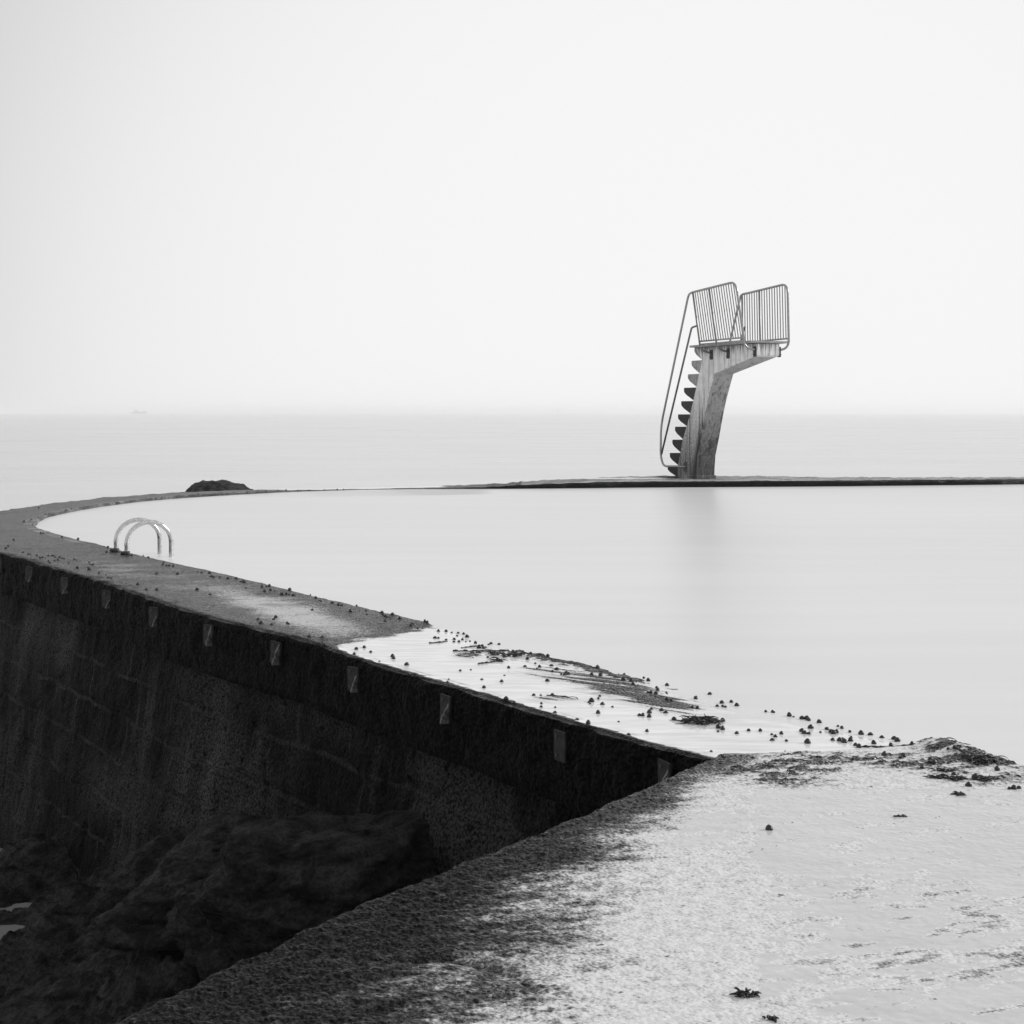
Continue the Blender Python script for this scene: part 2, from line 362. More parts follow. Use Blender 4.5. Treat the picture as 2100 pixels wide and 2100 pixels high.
while s < seg[-1]:
    sl_.append(s); k = min(np.searchsorted(seg, s), len(mid) - 1); d = math.hypot(*mid[k])
    st = max(.011, .0017 * d)
    if mid[k, 0] > 12 or mid[k, 1] < 5 and s > 20: st = .25
    s += st
sl_ = np.array(sl_)
W = np.stack([np.interp(sl_, seg, dense[:, k]) for k in range(5)], -1)
O, I, ZT = W[:, :2], W[:, 2:4], W[:, 4]
nrm = O - I; nrm /= np.hypot(nrm[:, 0], nrm[:, 1])[:, None]
NS = len(sl_)
s_c = sl_[:, None]

# top surface and the cap beam's seaward face, one skin
NC = 84
tt = np.linspace(0, 1, NC)
prof = [(0.0, -1.6, -1), (0.0, -.6, -1), (0.0, -.25, -1), (0.0, -.10, -1), (0.0, -.045, -1), (.004, -.018, -1), (.014, -.005, -1)]  # inner face (kind -1: offset from inner edge)
P, rowk, rowz, lat = [], [], [], []
for o_, z_, k_ in prof:
    P.append(np.c_[I + nrm * o_, ZT + z_]); rowk.append(2); lat.append(0)
for t in tt:
    t2 = .02 + .95 * t
    P.append(np.c_[I + (O - I) * t2, ZT]); rowk.append(0); lat.append(t2)
rad = .05
for a in np.linspace(20, 90, 6):
    P.append(np.c_[O + nrm * (-rad*.9 + rad * math.sin(R(a))), ZT - rad + rad * math.cos(R(a))]); rowk.append(1 if a > 40 else 0); lat.append(1)
for z_ in np.linspace(-.07, -.44, 20):
    P.append(np.c_[O + nrm * .005, ZT + z_]); rowk.append(1); lat.append(1)
for o_, z_ in ((-.02, -.455), (-.06, -.46), (-.16, -.462)):
    P.append(np.c_[O + nrm * o_, ZT + z_]); rowk.append(1); lat.append(1)
P = np.stack(P, 1)                         # (NS, rows, 3)
rowk = np.array(rowk); lat = np.array(lat)
X, Y, Z = P[..., 0].copy(), P[..., 1].copy(), P[..., 2].copy()
dist = np.hypot(X, Y)
px, py = PX(X, np.maximum(Y, 1.0), Z)
n_big = fbm(X * 1.7, Y * 1.7, oct=4); n_fine = fbm(X * 30, Y * 30, Z * 30, oct=3)
n_mid = fbm(X * 7, Y * 7, Z * 7, oct=4)
n_str = fbm(X * 2.2 + Y * .6, Y * 5.5 - X * 1.5, oct=5)
n_hair = fbm(X * 6 + Y * 5, (Y * .82 + X * .57) * 30, oct=4, gain=.6)
# where water runs over: from the landing to the ragged line half way to the handrails
sw = s_c - np.interp(9.80, PAIRS[:, 1][:12], np.interp(np.arange(12), np.arange(12), np.interp(np.arange(12) * 60, np.arange(len(seg)), seg)))
sw = sw + (1 - lat[None, :]) * -.10
wet = 1 - sstep(-.36, .20, sw + .34 * n_str + .14 * n_mid)
edge_o = (1 - lat[None, :]) * 1.2; edge_i = lat[None, :] * 1.2
wet = wet * sstep(.02, .10, edge_o + .045 * n_mid + .03 * n_fine)
for (cx, cy, rx, ry, an) in ((1195,1388,95,13,.16),(1300,1420,95,13,.2),(1370,1442,55,10,.18),(1140,1429,45,4,.05),(960,1340,22,5,.0)):
    e1 = ell(px, py, cx, cy, rx*1.25, ry*1.3, an, .8); wet = wet * (1 - .85 * np.clip(e1 * (.55 + 1.6 * n_hair), 0, 1))
isl = ell(px, py, 1150, 1352, 110, 10, .22, .6) + ell(px, py, 1260, 1378, 60, 7, .25, .6) + .6*ell(px, py, 1010, 1330, 50, 6, .3, .6) + .5 * ell(px, py, 720, 1402, 60, 8, .3, .6)
wet = wet * (1 - .8 * sstep(.3, 1.0, isl * (.7 + 1.5 * n_fine + 1.0 * n_hair)))
rim = sstep(.13, .02, np.broadcast_to(lat[None, :], X.shape)) * sstep(1000, 1120, px) * sstep(1560, 1420, px) * (Y < 12)
wet = wet * (1 - .8 * np.clip(rim * (.35 + 1.5 * n_mid + 1.0 * n_hair), 0, 1))
wet = wet * (rowk != 1)[None, :]
far_awash = ((Y > 29) & (X < 1)) * sstep(-.018, -.034, Z) * .9
wet = np.maximum(wet, far_awash * (lat > .25)[None, :] * (rowk == 0)[None, :])
wet = np.maximum(wet, (ell(px, py, 1235, 979, 140, 1.6, 0, .5) * .9) * (Y > 29) * (rowk == 0)[None, :])
pale = 1.0 * ell(px, py, 610, 1260, 115, 24, .25, .8) + .28 * ell(px, py, 350, 1185, 130, 22, .2, .9) + .18 * ell(px, py, 240, 1160, 60, 14, .2, .9) + .25 * ell(px, py, 470, 1215, 60, 12, .2, .9)
pale = pale + .30 * (lat[None, :] < .14) * (Y > 17) + .55 * ((Y > 28) & (X > .2)) * (rowk == 0)[None, :]
pale = np.clip(pale + .35 * n_str * (pale > .03), 0, 1)
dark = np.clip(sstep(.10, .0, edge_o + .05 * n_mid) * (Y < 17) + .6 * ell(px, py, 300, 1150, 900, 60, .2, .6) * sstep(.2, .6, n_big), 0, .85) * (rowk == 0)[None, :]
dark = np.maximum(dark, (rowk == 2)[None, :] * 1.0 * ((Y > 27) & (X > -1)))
dry = 1 - wet
topm = (rowk == 0)[None, :] * 1.0
Z += -.030 * wet * (1 - lat[None, :]) ** 14 * (Y < 15) * (Z > -.12)
Z += topm * (Y > 29) * (X > -.5) * .022 * n_mid
Z += topm * (dry * (.012 * n_big + .006 * n_mid + .0035 * n_fine * (dist < 18)) + wet * (-.012))
facem = (rowk == 1)[None, :] * 1.0
lump = facem * (.045 * fbm(X * 5, Y * 5, Z * 5, oct=4) + .012 * n_fine)
X += nrm[:, 0:1] * lump; Y += nrm[:, 1:2] * lump
lip = (lat > .9)[None, :] * (rowk == 0)[None, :] * .018 * n_mid
X += nrm[:, 0:1] * lip; Y += nrm[:, 1:2] * lip; Z += .5 * lip
innm = ((lat < .06) & (rowk != 1))[None, :] * .022 * fbm(X * 4, Y * 4, oct=4)
X += nrm[:, 0:1] * innm; Y += nrm[:, 1:2] * innm
P = np.stack([X, Y, Z], -1)
uv = np.stack([np.broadcast_to(s_c, X.shape), Z], -1)
mi = np.broadcast_to((rowk[:-1] == 1)[None, :], (NS - 1, len(rowk) - 1)) * 1
wall = empty('pool_wall', (0, 0, 0))
tag(wall, 'long curving grey concrete wall that rings the pool, black weed on its seaward face', 'wall')
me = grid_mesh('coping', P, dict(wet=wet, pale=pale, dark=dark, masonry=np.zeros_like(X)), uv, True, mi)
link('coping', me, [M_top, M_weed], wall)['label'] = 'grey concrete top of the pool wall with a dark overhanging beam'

# coursed masonry below, leaning out toward its foot
keep = sl_ < np.interp(30 * 60, np.arange(len(seg)), seg)
sub = np.where(keep)[0]
sub = sub[::2]
zz = np.r_[-.43, np.linspace(-.46, -4.3, 118)]
O2, n2, zt2 = O[sub], nrm[sub], ZT[sub]
offs = -.085 + (-zz - .43) * .17
X = O2[:, 0:1] + n2[:, 0:1] * offs; Y = O2[:, 1:2] + n2[:, 1:2] * offs; Z = zt2[:, None] + zz[None, :]
ss = sl_[sub][:, None] + 0 * Z
rowh = .36; row = np.floor(Z / rowh); fz = np.minimum(Z / rowh - row, 1 - (Z / rowh - row)) * rowh
off = (row % 2) * .33; fs = (ss + off) / .66; fs = np.minimum(fs - np.floor(fs), 1 - (fs - np.floor(fs))) * .66
groove = np.minimum(sstep(0, .035, fz), sstep(0, .03, fs))
blk = vnoise(np.floor((ss + off) / .66), row)
pxm, pym = PX(X, np.maximum(Y, 1), Z)
stn = ell(pxm, pym, 425, 1490, 62, 290, .14, .6) + .8 * ell(pxm, pym, 70, 1300, 34, 110, .25, .7) + .7 * ell(pxm, pym, 140, 1290, 20, 90, .25, .7) + .5 * ell(pxm, pym, 250, 1620, 90, 60, .4, .8) + .6 * ell(pxm, pym, 650, 1440, 150, 60, .4, .8)
stn = np.clip(stn * (.75 + .9 * fbm(ss * 3.5, Z * 1.6, oct=4)), 0, 1)
lump = .06 * fbm(X * 3.2, Y * 3.2, Z * 3.2, oct=5) + .012 * fbm(X * 22, Y * 22, Z * 22, oct=3) + .02 * blk - .008 * (1 - groove)
X += n2[:, 0:1] * lump; Y += n2[:, 1:2] * lump
me = grid_mesh('masonry', np.stack([X, Y, Z], -1), dict(masonry=np.ones_like(X), pale=stn), np.stack([ss, Z], -1), True)
link('masonry', me, M_weed, wall)['label'] = 'black coursed stonework with pale lime streaks'

# ------------------------------------------------------------------ the landing in front
nv, nu = 760, 640
vy = np.r_[np.linspace(-3.0, 3.3, 60, endpoint=False), np.linspace(3.3, 6.97, nv - 60)]
LXK = ([-3.0, .6, 3.73, 4.416, 4.94, 5.77, 6.61, 7.0], [-5.5, -3.15, -1.03, -.61, -.255, .345, .915, 1.15])
RXK = ([-3.0, -1.4, 2.0, 5.2, 6.42, 6.87, 7.0], [9.5, 8.3, 5.2, 3.05, 2.28, 2.02, 1.95])
top_y = lambda x: 6.62 + (x - .93) * .245
def rimx(K):
    yy = vy.copy()
    for _ in range(12):
        xx = np.interp(yy, *K); yy = vy + sstep(5.3, 6.97, vy) * (top_y(xx) - 6.97) * (vy - 5.3) / 1.67
    return xx
Lx, Rx = rimx(LXK), rimx(RXK)
back = np.linspace(0, 1, nu)
u = np.where(back < .72, back / .72 * .78, .78 + (back - .72) / .28 * .22)
X = Lx[:, None] + (Rx - Lx)[:, None] * u[None, :]
Y = np.broadcast_to(vy[:, None], X.shape).copy()
# the far rim follows the seam with the wall: squeeze rows toward it
ymax = top_y(X); sq = sstep(5.3, 6.97, Y); Y = Y + sq * (ymax - 6.97) * (Y - 5.3) / 1.67
eL = (X - Lx[:, None]) * .82; eR = (Rx[:, None] - X) * .86
eT = np.maximum(ymax - Y, 0) * .97
px, py = PX(X, np.maximum(Y, 1.2))
n_big = fbm(X * 1.3, Y * 1.3, oct=4); n_mid = fbm(X * 6, Y * 6, oct=4); n_fine = fbm(X * 52, Y * 52, oct=2)
n_str = fbm(X * 3.0 + Y * 1.1, Y * 7.5 - X * 2.2, oct=5, gain=.6); n_str2 = fbm(X * 8 + Y * 3, Y * 24 - X * 8, oct=4, gain=.6)
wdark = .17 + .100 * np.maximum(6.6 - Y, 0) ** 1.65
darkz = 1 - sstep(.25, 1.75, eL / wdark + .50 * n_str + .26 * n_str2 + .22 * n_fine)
patch = .85 * ell(px, py, 1600, 1592, 135, 24, .03, .8) + .7 * ell(px, py, 1560, 1558, 170, 22, -.05, .8) + .6 * ell(px, py, 1760, 1560, 150, 20, 0, .8) \
    + .7 * ell(px, py, 1990, 1580, 150, 34, .15, .7) + .9 * ell(px, py, 1965, 1536, 120, 15, .22, .8)
patch = np.clip(patch, 0, 1)
darkz = np.maximum(darkz, sstep(.1, 1.5, patch * (.9 + 1.0 * n_str2 + .6 * n_fine)) * .95)
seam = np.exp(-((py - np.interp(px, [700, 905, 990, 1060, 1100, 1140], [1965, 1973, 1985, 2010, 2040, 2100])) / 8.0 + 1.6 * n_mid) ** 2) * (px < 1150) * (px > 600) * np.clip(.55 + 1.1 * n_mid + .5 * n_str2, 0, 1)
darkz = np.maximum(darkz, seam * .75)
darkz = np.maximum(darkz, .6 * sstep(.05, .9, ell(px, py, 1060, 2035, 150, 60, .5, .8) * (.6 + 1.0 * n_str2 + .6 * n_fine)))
spots = sstep(.50, .66, n_fine * .6 + .5 * n_str2) * .6
bulk = darkz.copy(); darkz = np.maximum(darkz, spots * sstep(1.0, .4, eL / 2.4))
film = sstep(0, .3, sstep(1500, 1620, px + 60 * n_mid) * sstep(1600, 1660, py) + 0)
film = np.maximum(film, ell(px, py, 1400, 1690, 180, 60, -.1, .5))
film = film * (1 - .95 * ell(px, py, 1450, 1840, 125, 90, -.1, .25))
filmw = film * (.30 + .70 * sstep(-.16, .10, -n_str * .8 - .8 * n_str2 - .25 * n_mid + .02 + .35 * sstep(2000, 1700, py)))
ripple = sstep(.14, .42, n_str2 * .8 + .5 * n_str) * sstep(1500, 1800, px) * sstep(1760, 1900, py) * .75
pale = np.clip(1 - darkz * 1.15, 0, 1)
pale = np.clip(np.maximum(pale, 0) + .0, 0, 1)
wet = np.clip(.62 * filmw * (1 - 1.2 * darkz) * (1 - .9 * ripple), 0, 1)
dark = np.clip(1.0 * sstep(.35, .95, darkz) * sstep(6.6, 4.6, Y) + .15 * ripple, 0, 1)  # gritty edge painted darker nearer the eye, imitating its weaker grazing reflection
pale = pale * (1 - .55 * ripple)
Z = .008 * n_big + .006 * n_str * (1 - film) + .002 * n_mid + .0012 * n_fine + .007 * sstep(.3, 1, bulk) * (.5 + n_fine) - .010 * seam
Z += .028 * ell(px, py, 1955, 1530, 80, 14, .25, .8)
for e, rr in ((eL, .05), (eR, .05), (eT, .035)):
    Z -= rr * (1 - np.sqrt(np.clip(1 - np.clip(1 - e / rr, 0, 1) ** 2, 0, 1)))
mv = (vy > 3.2)[:, None] * 1.0
lipn = np.exp(-eL / .06) * .03 * fbm(X * 9, Y * 9, oct=4) * mv; X = X - lipn * .82; Y = Y + lipn * .57
lipn = np.exp(-eT / .05) * .05 * fbm(X * 5 + 3, Y * 5, oct=4); Y = Y + lipn
land = empty('concrete_landing', (0, 0, 0)); tag(land, 'broad pale wet concrete landing in the foreground with a dark gritty edge', 'landing')
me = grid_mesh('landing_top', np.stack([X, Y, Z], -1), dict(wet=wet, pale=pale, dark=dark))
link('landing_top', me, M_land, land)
# its sides
def skirt(ex, ey, ez, nx, ny, depth, batter, name):
    zz = np.r_[0, np.linspace(-.03, -depth, 60)]
    Xs = ex[:, None] + nx * batter * (-zz)[None, :]; Ys = ey[:, None] + ny * batter * (-zz)[None, :]; Zs = ez[:, None] + zz[None, :]
    n = (.03 * fbm(Xs * 5, Ys * 5, Zs * 5, oct=4)) * (zz < -.01)[None, :]
    Xs = Xs + nx * n; Ys = Ys + ny * n
    link(name, grid_mesh(name, np.stack([Xs, Ys, Zs], -1), dict(masonry=np.ones_like(Xs) * .5), np.stack([Ys, Zs], -1)), M_weed, land)
skirt(X[::4, 0], Y[::4, 0], Z[::4, 0], -.82, .57, 4.2, .08, 'sea_face')
skirt(X[::8, -1], Y[::8, -1], Z[::8, -1], .86, .5, 1.6, .0, 'pool_face')
skirt(X[0, ::8], Y[0, ::8], Z[0, ::8], 0, -1, 4.2, .0, 'back_face')

# ------------------------------------------------------------------ waters
def sheet(name, pts, z, mat, kind='structure'):
    bm = bmesh.new(); vs = [bm.verts.new((x, y, z)) for x, y in pts]; f = bm.faces.new(vs)
    bmesh.ops.triangulate(bm, faces=[f]); me = bm_mesh(name, bm); o = link(name, me, mat)
    for p in me.polygons:
        if p.normal.z < 0: p.flip()
    return tag(o, kind=kind)
ZW = -.05
core = catmull((PAIRS[:, :4]), 6); core = core[:, 2:4] * .72 + core[:, 0:2] * .28
sheet('pool_water', [tuple(p) for p in core] + [(8.5, -1.5), (5.0, 2.0), (2.85, 5.2), (2.1, 6.42), (1.95, 6.5)], ZW, M_pool)
SEA = -3.6
bm = bmesh.new(); rings = [0.0, 60, 200, 700, 2400, 8200]; prev = None
for r_ in rings[1:]:
    ring = [bm.verts.new((r_ * math.cos(2*math.pi*k/96), r_ * math.sin(2*math.pi*k/96), SEA)) for k in range(96)]
    if prev is None: bm.faces.new(ring)
    else:
        for k in range(96): bm.faces.new((prev[k], prev[(k+1) % 96], ring[(k+1) % 96], ring[k]))
    prev = ring
tag(link('sea', bm_mesh('sea', bm), M_sea), kind='structure')

# ------------------------------------------------------------------ rocky shore below the wall
gx = np.r_[np.linspace(-17, -6, 160, endpoint=False), np.linspace(-6, 1.6, 480)]; gy = np.r_[np.linspace(1.0, 6, 90, endpoint=False), np.linspace(6, 15, 560, endpoint=False), np.linspace(15, 26, 160)]
X, Y = np.meshgrid(gx, gy)
rx_, ry_ = X * .8 + Y * .6, -X * .6 + Y * .8
Z = -2.95 + .42 * fbm(rx_ * .55, ry_ * 1.1, oct=3) + .46 * (ridged(rx_ * .9 + 4, ry_ * 1.5, oct=5) - .72) + .16 * fbm(X * 4, Y * 4, oct=5) + .16 * (ridged(rx_ * 2.4, ry_ * 5.0, oct=4) - .7)
hm = np.exp(-(np.abs((X + 1.6) / 1.25) ** 3 + np.abs((Y - 9.0) / 1.25) ** 3)); Z += 1.25 * hm * (1 + .22 * (ridged(X * 1.6 + Y, Y * 2.6, oct=4) - .7)) + .9 * np.exp(-(((X + 3.0) / 1.1) ** 2 + ((Y - 11.6) / 1.6) ** 2)) + .5 * np.exp(-(((X + 4.2) / .8) ** 2 + ((Y - 13.3) / 1.2) ** 2))
Z += .35 * np.exp(-(((X + 2.6) / 1.2) ** 2 + ((Y - 8.7) / 1.0) ** 2))
Z -= 1.6 * sstep(-6.0, -13, X + .25 * (Y - 12)) + 1.2 * sstep(16, 24, Y)
TP = []
for tpx, tpy, z_, ax, ay, rot in ((30, 1926, -2.67, .66, .36, .1), (95, 1861, -2.72, .50, .20, .15), (-40, 1752, -2.95, 1.2, .5, .0)):
    cx, cy = G(tpx, tpy, z_); TP.append((cx, cy, z_, ax, ay))
    q_ = np.sqrt(((X - cx) / ax) ** 2 + ((Y - cy) / ay) ** 2) + .28 * fbm(X * 3, Y * 3, oct=3)
    Z = np.where(q_ < 1.6, Z * sstep(.9, 1.5, q_) + (1 - sstep(.9, 1.5, q_)) * (z_ - .07 + .14 * sstep(.55, 1.25, q_)), Z)
Z += .05 * fbm(X * 11, Y * 11, oct=4)
tag(link('rocky_shore', grid_mesh('rocky_shore', np.stack([X, Y, Z], -1)), M_rock), kind='structure')
for cx, cy, z_, ax, ay in TP:
    sheet('tide_pool', [(cx + ax * 1.25 * math.cos(a), cy + ay * 1.25 * math.sin(a)) for a in np.linspace(0, 2*math.pi, 28, endpoint=False)], z_, M_tide)

def rock_mesh(name, sx, sy, sz, seed, sub=6, rough=.32, flat=.0):
    bm = bmesh.new(); bmesh.ops.create_icosphere(bm, subdivisions=sub, radius=1)
    co = np.array([v.co[:] for v in bm.verts]); rr = np.random.default_rng(int(seed * 10))
    pn_ = rr.normal(size=(16, 3)); pn_ /= np.linalg.norm(pn_, axis=1)[:, None]; ph = rr.uniform(.62, .95, 16)
    dt = np.maximum(co @ pn_.T, .05); rad_ = ph[None, :] / dt
    rad_ = -np.log(np.exp(-20 * np.minimum(rad_, 3)).sum(1)) / 20; rad_ = np.clip(rad_, .3, 1.15)
    c1 = co * rad_[:, None]
    n = rough * .9 * (ridged(c1[:, 0]*1.9 + seed, c1[:, 1]*1.9, c1[:, 2]*5.0 + seed, oct=6) - .7) + .10 * fbm(c1[:, 0]*1.2 + seed*2, c1[:, 1]*1.2, c1[:, 2]*1.2, oct=3) + .05 * (ridged(c1[:, 0]*6, c1[:, 1]*6, c1[:, 2]*12 + seed, oct=4) - .7) + .03 * fbm(c1[:, 0]*14, c1[:, 1]*14, c1[:, 2]*14 + seed, oct=3)
    co2 = c1 * (1 + n)[:, None] * np.array([sx, sy, sz]) * 1.15
    for v, c in zip(bm.verts, co2): v.co = c
    return bm_mesh(name, bm, True)
BOULD = [  # px, py of the middle, level, half sizes, turn, label
 (285, 2010, -2.25, .52, .42, .40, .5, 'biggest blocky dark boulder in the lower left corner below the landing'),
 (330, 2098, -2.15, .42, .32, .24, .2, 'rounded dark boulder touching the bottom edge beside the landing'),
 (470, 1985, -2.35, .40, .30, .28, .9, 'smooth sloping dark boulder close under the gritty landing edge'),
 (60, 2060, -2.62, .42, .32, .22, -.3, 'dark boulder at the lower left edge left of the biggest block'),
 (330, 1925, -2.45, .62, .30, .26, .4, 'long dark ridge-shaped boulder right of the brighter tide pool'),
 (650, 1790, -1.15, .70, .48, .44, .9, 'broadest dark rock hump against the foot of the black wall, nearest the landing edge'),
 (510, 1775, -1.38, .72, .46, .36, .5, 'layered dark rock left of the broadest hump at the wall foot'),
 (570, 1868, -1.42, .66, .42, .34, .3, 'dark rock in front of the broadest hump, just above the landing edge'),
 (380, 1755, -1.85, .62, .40, .30, .1, 'low dark rock at the wall foot under the pale streaked stonework'),
 (430, 1885, -1.80, .55, .38, .30, .7, 'small squat dark rock between the ridge-shaped boulder and the landing edge')]
for i, (bx, by, z_, a_, b_, c_, rz, lab) in enumerate(BOULD):
    cx, cy = G(bx, by, z_)
    o = link('boulder', rock_mesh('boulder', a_, b_, c_, (1.3, 5.0, 8.7, 12.4, 16.1, 33.3, 23.5, 41.2, 30.9, 52.6)[i]), M_boulder)
    o.location = (cx, cy, z_ - .12); o.rotation_euler = (.1, -.12, rz)
    tag(o, lab, 'boulder', 'boulders below the wall')

# rock standing in the sea behind the wall
dR = 34.5; mpp = dR / 3000
sil = np.array([(300, 1340), (372, 1040), (379, 1012), (386, 1001), (393, 992), (404, 987), (415, 983.6), (429, 984.6), (445, 982.2), (460, 983), (478, 987.5), (492, 994), (505, 1001.5), (520, 1010), (560, 1050), (640, 1340)])
sx_ = (sil[:, 0] - 1050) * mpp; sz_ = EYE - (sil[:, 1] - 843) * mpp
gx = np.linspace(sx_[0], sx_[-1], 150); gy = np.linspace(-2.6, 2.6, 110)
X, Y = np.meshgrid(gx, gy)
Z = np.interp(X, sx_, sz_)
Z = Z - .30 * np.abs(Y) ** 1.9 - .9 * np.maximum(np.abs(Y) - .9, 0) ** 1.3
nz = fbm(X * 2.4, Y * 2.4, oct=5)
Z = Z + .14 * nz * np.minimum(1, np.abs(Y) * 1.5 + .25) + .10 * (ridged(X * 5 + Y, Y * 3, oct=5) - .7)
Y = Y + dR + .08 * fbm(X * 3, Y * 3, oct=3)
o = link('sea_rock', grid_mesh('sea_rock', np.stack([X, Y, Z], -1)), M_far_rock)
tag(o, 'dark humped rock rising just behind the far left curve of the wall', 'rock')

# ------------------------------------------------------------------ diving tower
A = Vector((.384, -.923, 0)).normalized(); BN = Vector((-.923, -.384, 0)).normalized()
tower = empty('diving_tower', (4.01, 32.0, 0.0), math.atan2(A.y, A.x))
tag(tower, 'tall stained concrete diving tower with steps and two slatted railings on the far wall', 'diving tower')
# local frame: x along the platform toward the pool, y away from the visible flank, z up   (flank = y 0)
flank = [(0.0, .02), (.02, .30), (.056, .593), (.18, .90), (.39, 1.5), (.56, 1.91), (.81, 2.365), (2.476, 2.695), (2.476, 2.945), (-.03, 2.955),
         (.29, 2.67), (.155, 2.38), (.03, 2.087), (-.104, 1.79), (-.24, 1.5), (-.40, 1.22), (-.57, .93), (-.68, .635), (-.79, .345), (-.80, .02)]
WB = lambda u: .48 + .08 * min(max((u - .8) / 1.6, 0), 1)
bm = bmesh.new(); add_prism(bm, flank, 0.0, WB)
bmesh.ops.recalc_face_normals(bm, faces=bm.faces)
bmesh.ops.bevel(bm, geom=[e for e in bm.edges if len(e.link_faces) == 2 and e.calc_face_angle(0) > .35], offset=.012, segments=2, affect='EDGES')
bmesh.ops.triangulate(bm, faces=[f for f in bm.faces if len(f.verts) > 4])
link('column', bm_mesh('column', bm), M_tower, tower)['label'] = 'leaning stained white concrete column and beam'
bm = bmesh.new(); add_box(bm, (-.19, .243, .085), (.46, .53, .15), .02)
link('footing', bm_mesh('footing', bm), M_tower, tower)
bm = bmesh.new(); add_box(bm, (-1.05, .24, .065), (.7, .9, .05), .01)
link('foot_slab', bm_mesh('foot_slab', bm), M_step_d, tower)
tops = [.33, .622, .923, 1.217, 1.495, 1.788, 2.084, 2.379, 2.672, 2.957]
tips = [-1.27, -1.169, -1.051, -.928, -.789, -.645, -.52, -.345, -.182, -.054]
inn = [(-.8, .07), (-.79, .345), (-.68, .635), (-.57, .93), (-.40, 1.22), (-.24, 1.5), (-.104, 1.79), (.03, 2.087), (.155, 2.381), (.29, 2.66)]
for i in range(10):
    ut, zt = tips[i], tops[i]; ui, zi = inn[i]; nu_ = inn[i + 1][0] if i < 9 else .45
    nose = zt - .085
    m1 = (ut + .30 * (ui - ut) - .02, nose + .36 * (zi - nose)); m0 = (ut + .08 * (ui - ut) - .005, nose + .14 * (zi - nose))
    pr = [(nu_ + .04, zt), (ut, zt), (ut, nose), m0, m1, (ui, zi + .012), (ui + .06, zi + .012)]
    bm = bmesh.new(); add_prism(bm, pr, .004, .476)
    bmesh.ops.recalc_face_normals(bm, faces=bm.faces)
    bmesh.ops.bevel(bm, geom=[e for e in bm.edges if e.calc_face_angle(0) > .5], offset=.008, segments=2, affect='EDGES')
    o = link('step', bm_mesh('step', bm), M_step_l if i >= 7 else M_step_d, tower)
bm = bmesh.new(); add_box(bm, (1.235, .30, 2.976), (2.51, .88, .046), .008)
link('deck', bm_mesh('deck', bm), M_deckslab, tower)
def hook(u, nb, inward):
    return [Vector((u, nb + (inward - nb) * (t * t), 3.02 - .205 * (1 - (1 - t) ** 2))) for t in np.linspace(0, 1, 9)]
def rail(side):
    nb, ntp = (-.285, -.37) if side < 0 else (.79, .86)
    def pt(u, z):                                    # a point on the leaning panel (u at the bottom rail level)
        t = (z - 3.055) / 1.09; return (u - .15 * t, nb + (ntp - nb) * t, z)
    zb = 3.055; zt = lambda u: 4.11 + (u - .6) * .045
    f = bmesh.new()
    inward = .03 if side < 0 else .53
    # one long tube: hook under the deck, front post, top rail, and down the stair
    front = [pt(2.455, 3.02), pt(2.455, 4.20)]; sh = 0 if side < 0 else .35
    t_rear = pt(.68 - .02 + sh * .6, 4.115)
    hand = [(.235 + sh, nb * 1.05 if side < 0 else .80, 4.10), (-1.04 + sh, nb if side < 0 else .785, 1.246), (-1.06 + sh, nb if side < 0 else .785, .55), (-.93 + sh * .6, nb if side < 0 else .785, .335), (-.43, .0 if side < 0 else .49, .335)]
    pts = hook(2.455, nb, inward)[::-1][:-1] + fillet(front + [t_rear] + hand, [.22, .12, .14, .25, .16, .10], 8)
    add_tube(f, pts, .024, 10)
    fr = link('railing', bm_mesh('railing', f, True), M_galv, tower)
    fr['label'] = ('near' if side < 0 else 'far') + ' steel railing of the platform with its stair handrail'
    bm = bmesh.new(); add_tube(bm, [pt(.66, zb), pt(2.45, zb)], .018, 8); link('bottom_rail', bm_mesh('bottom_rail', bm, True), M_galv, fr)
    bm = bmesh.new(); add_tube(bm, [pt(.66, zb - .06), pt(2.45, zb - .06)], .014, 8); link('toe_rail', bm_mesh('toe_rail', bm, True), M_galv, fr)
    for u in (.68, 1.37):
        bm = bmesh.new(); p = [pt(u, zt(u))] + [Vector(pt(u, 3.3))] + hook(u + .005, nb, inward)
        add_tube(bm, p, .021, 10); link('post', bm_mesh('post', bm, True), M_darktube, fr)
    n = 18
    for k in range(1, n):
        u = .68 + (2.455 - .68) * k / n
        if abs(u - 1.37) < .03: continue
        bm = bmesh.new(); add_tube(bm, [pt(u, zb), pt(u, min(zt(u - .15), 4.19))], .0115, 6, False)
        link('bar', bm_mesh('bar', bm, True), M_bar, fr)
    bm = bmesh.new(); s0 = pt(.68 + sh * .3, 3.395)
    add_tube(bm, fillet([s0, (.375 + sh, s0[1] * .98, 3.365), (-1.02 + sh, nb if side < 0 else .785, .60)], [.05], 5), .022, 10)
    link('lower_handrail', bm_mesh('lower_handrail', bm, True), M_darktube, fr)
    for u in (.70, 1.39, 2.44):
        y = -.008 if side < 0 else WB(u) + .008
        bm = bmesh.new(); add_box(bm, (u, y, 2.775), (.115, .016, .21), .003)
        b = link('bracket', bm_mesh('bracket', bm), M_bolt, tower)
        for du, dz in ((-.03, -.055), (.03, -.055), (-.03, .055), (.03, .055)):
            bm = bmesh.new(); add_tube(bm, [(u + du, y, 2.775 + dz), (u + du, y + .03 * side, 2.775 + dz)], .010, 6)
            link('bolt', bm_mesh('bolt', bm), M_bolt, b)
rail(-1); rail(1)
bm = bmesh.new(); add_box(bm, (-.43, -.006, .335), (.12, .014, .22), .003); link('bracket', bm_mesh('bracket', bm), M_bolt, tower)

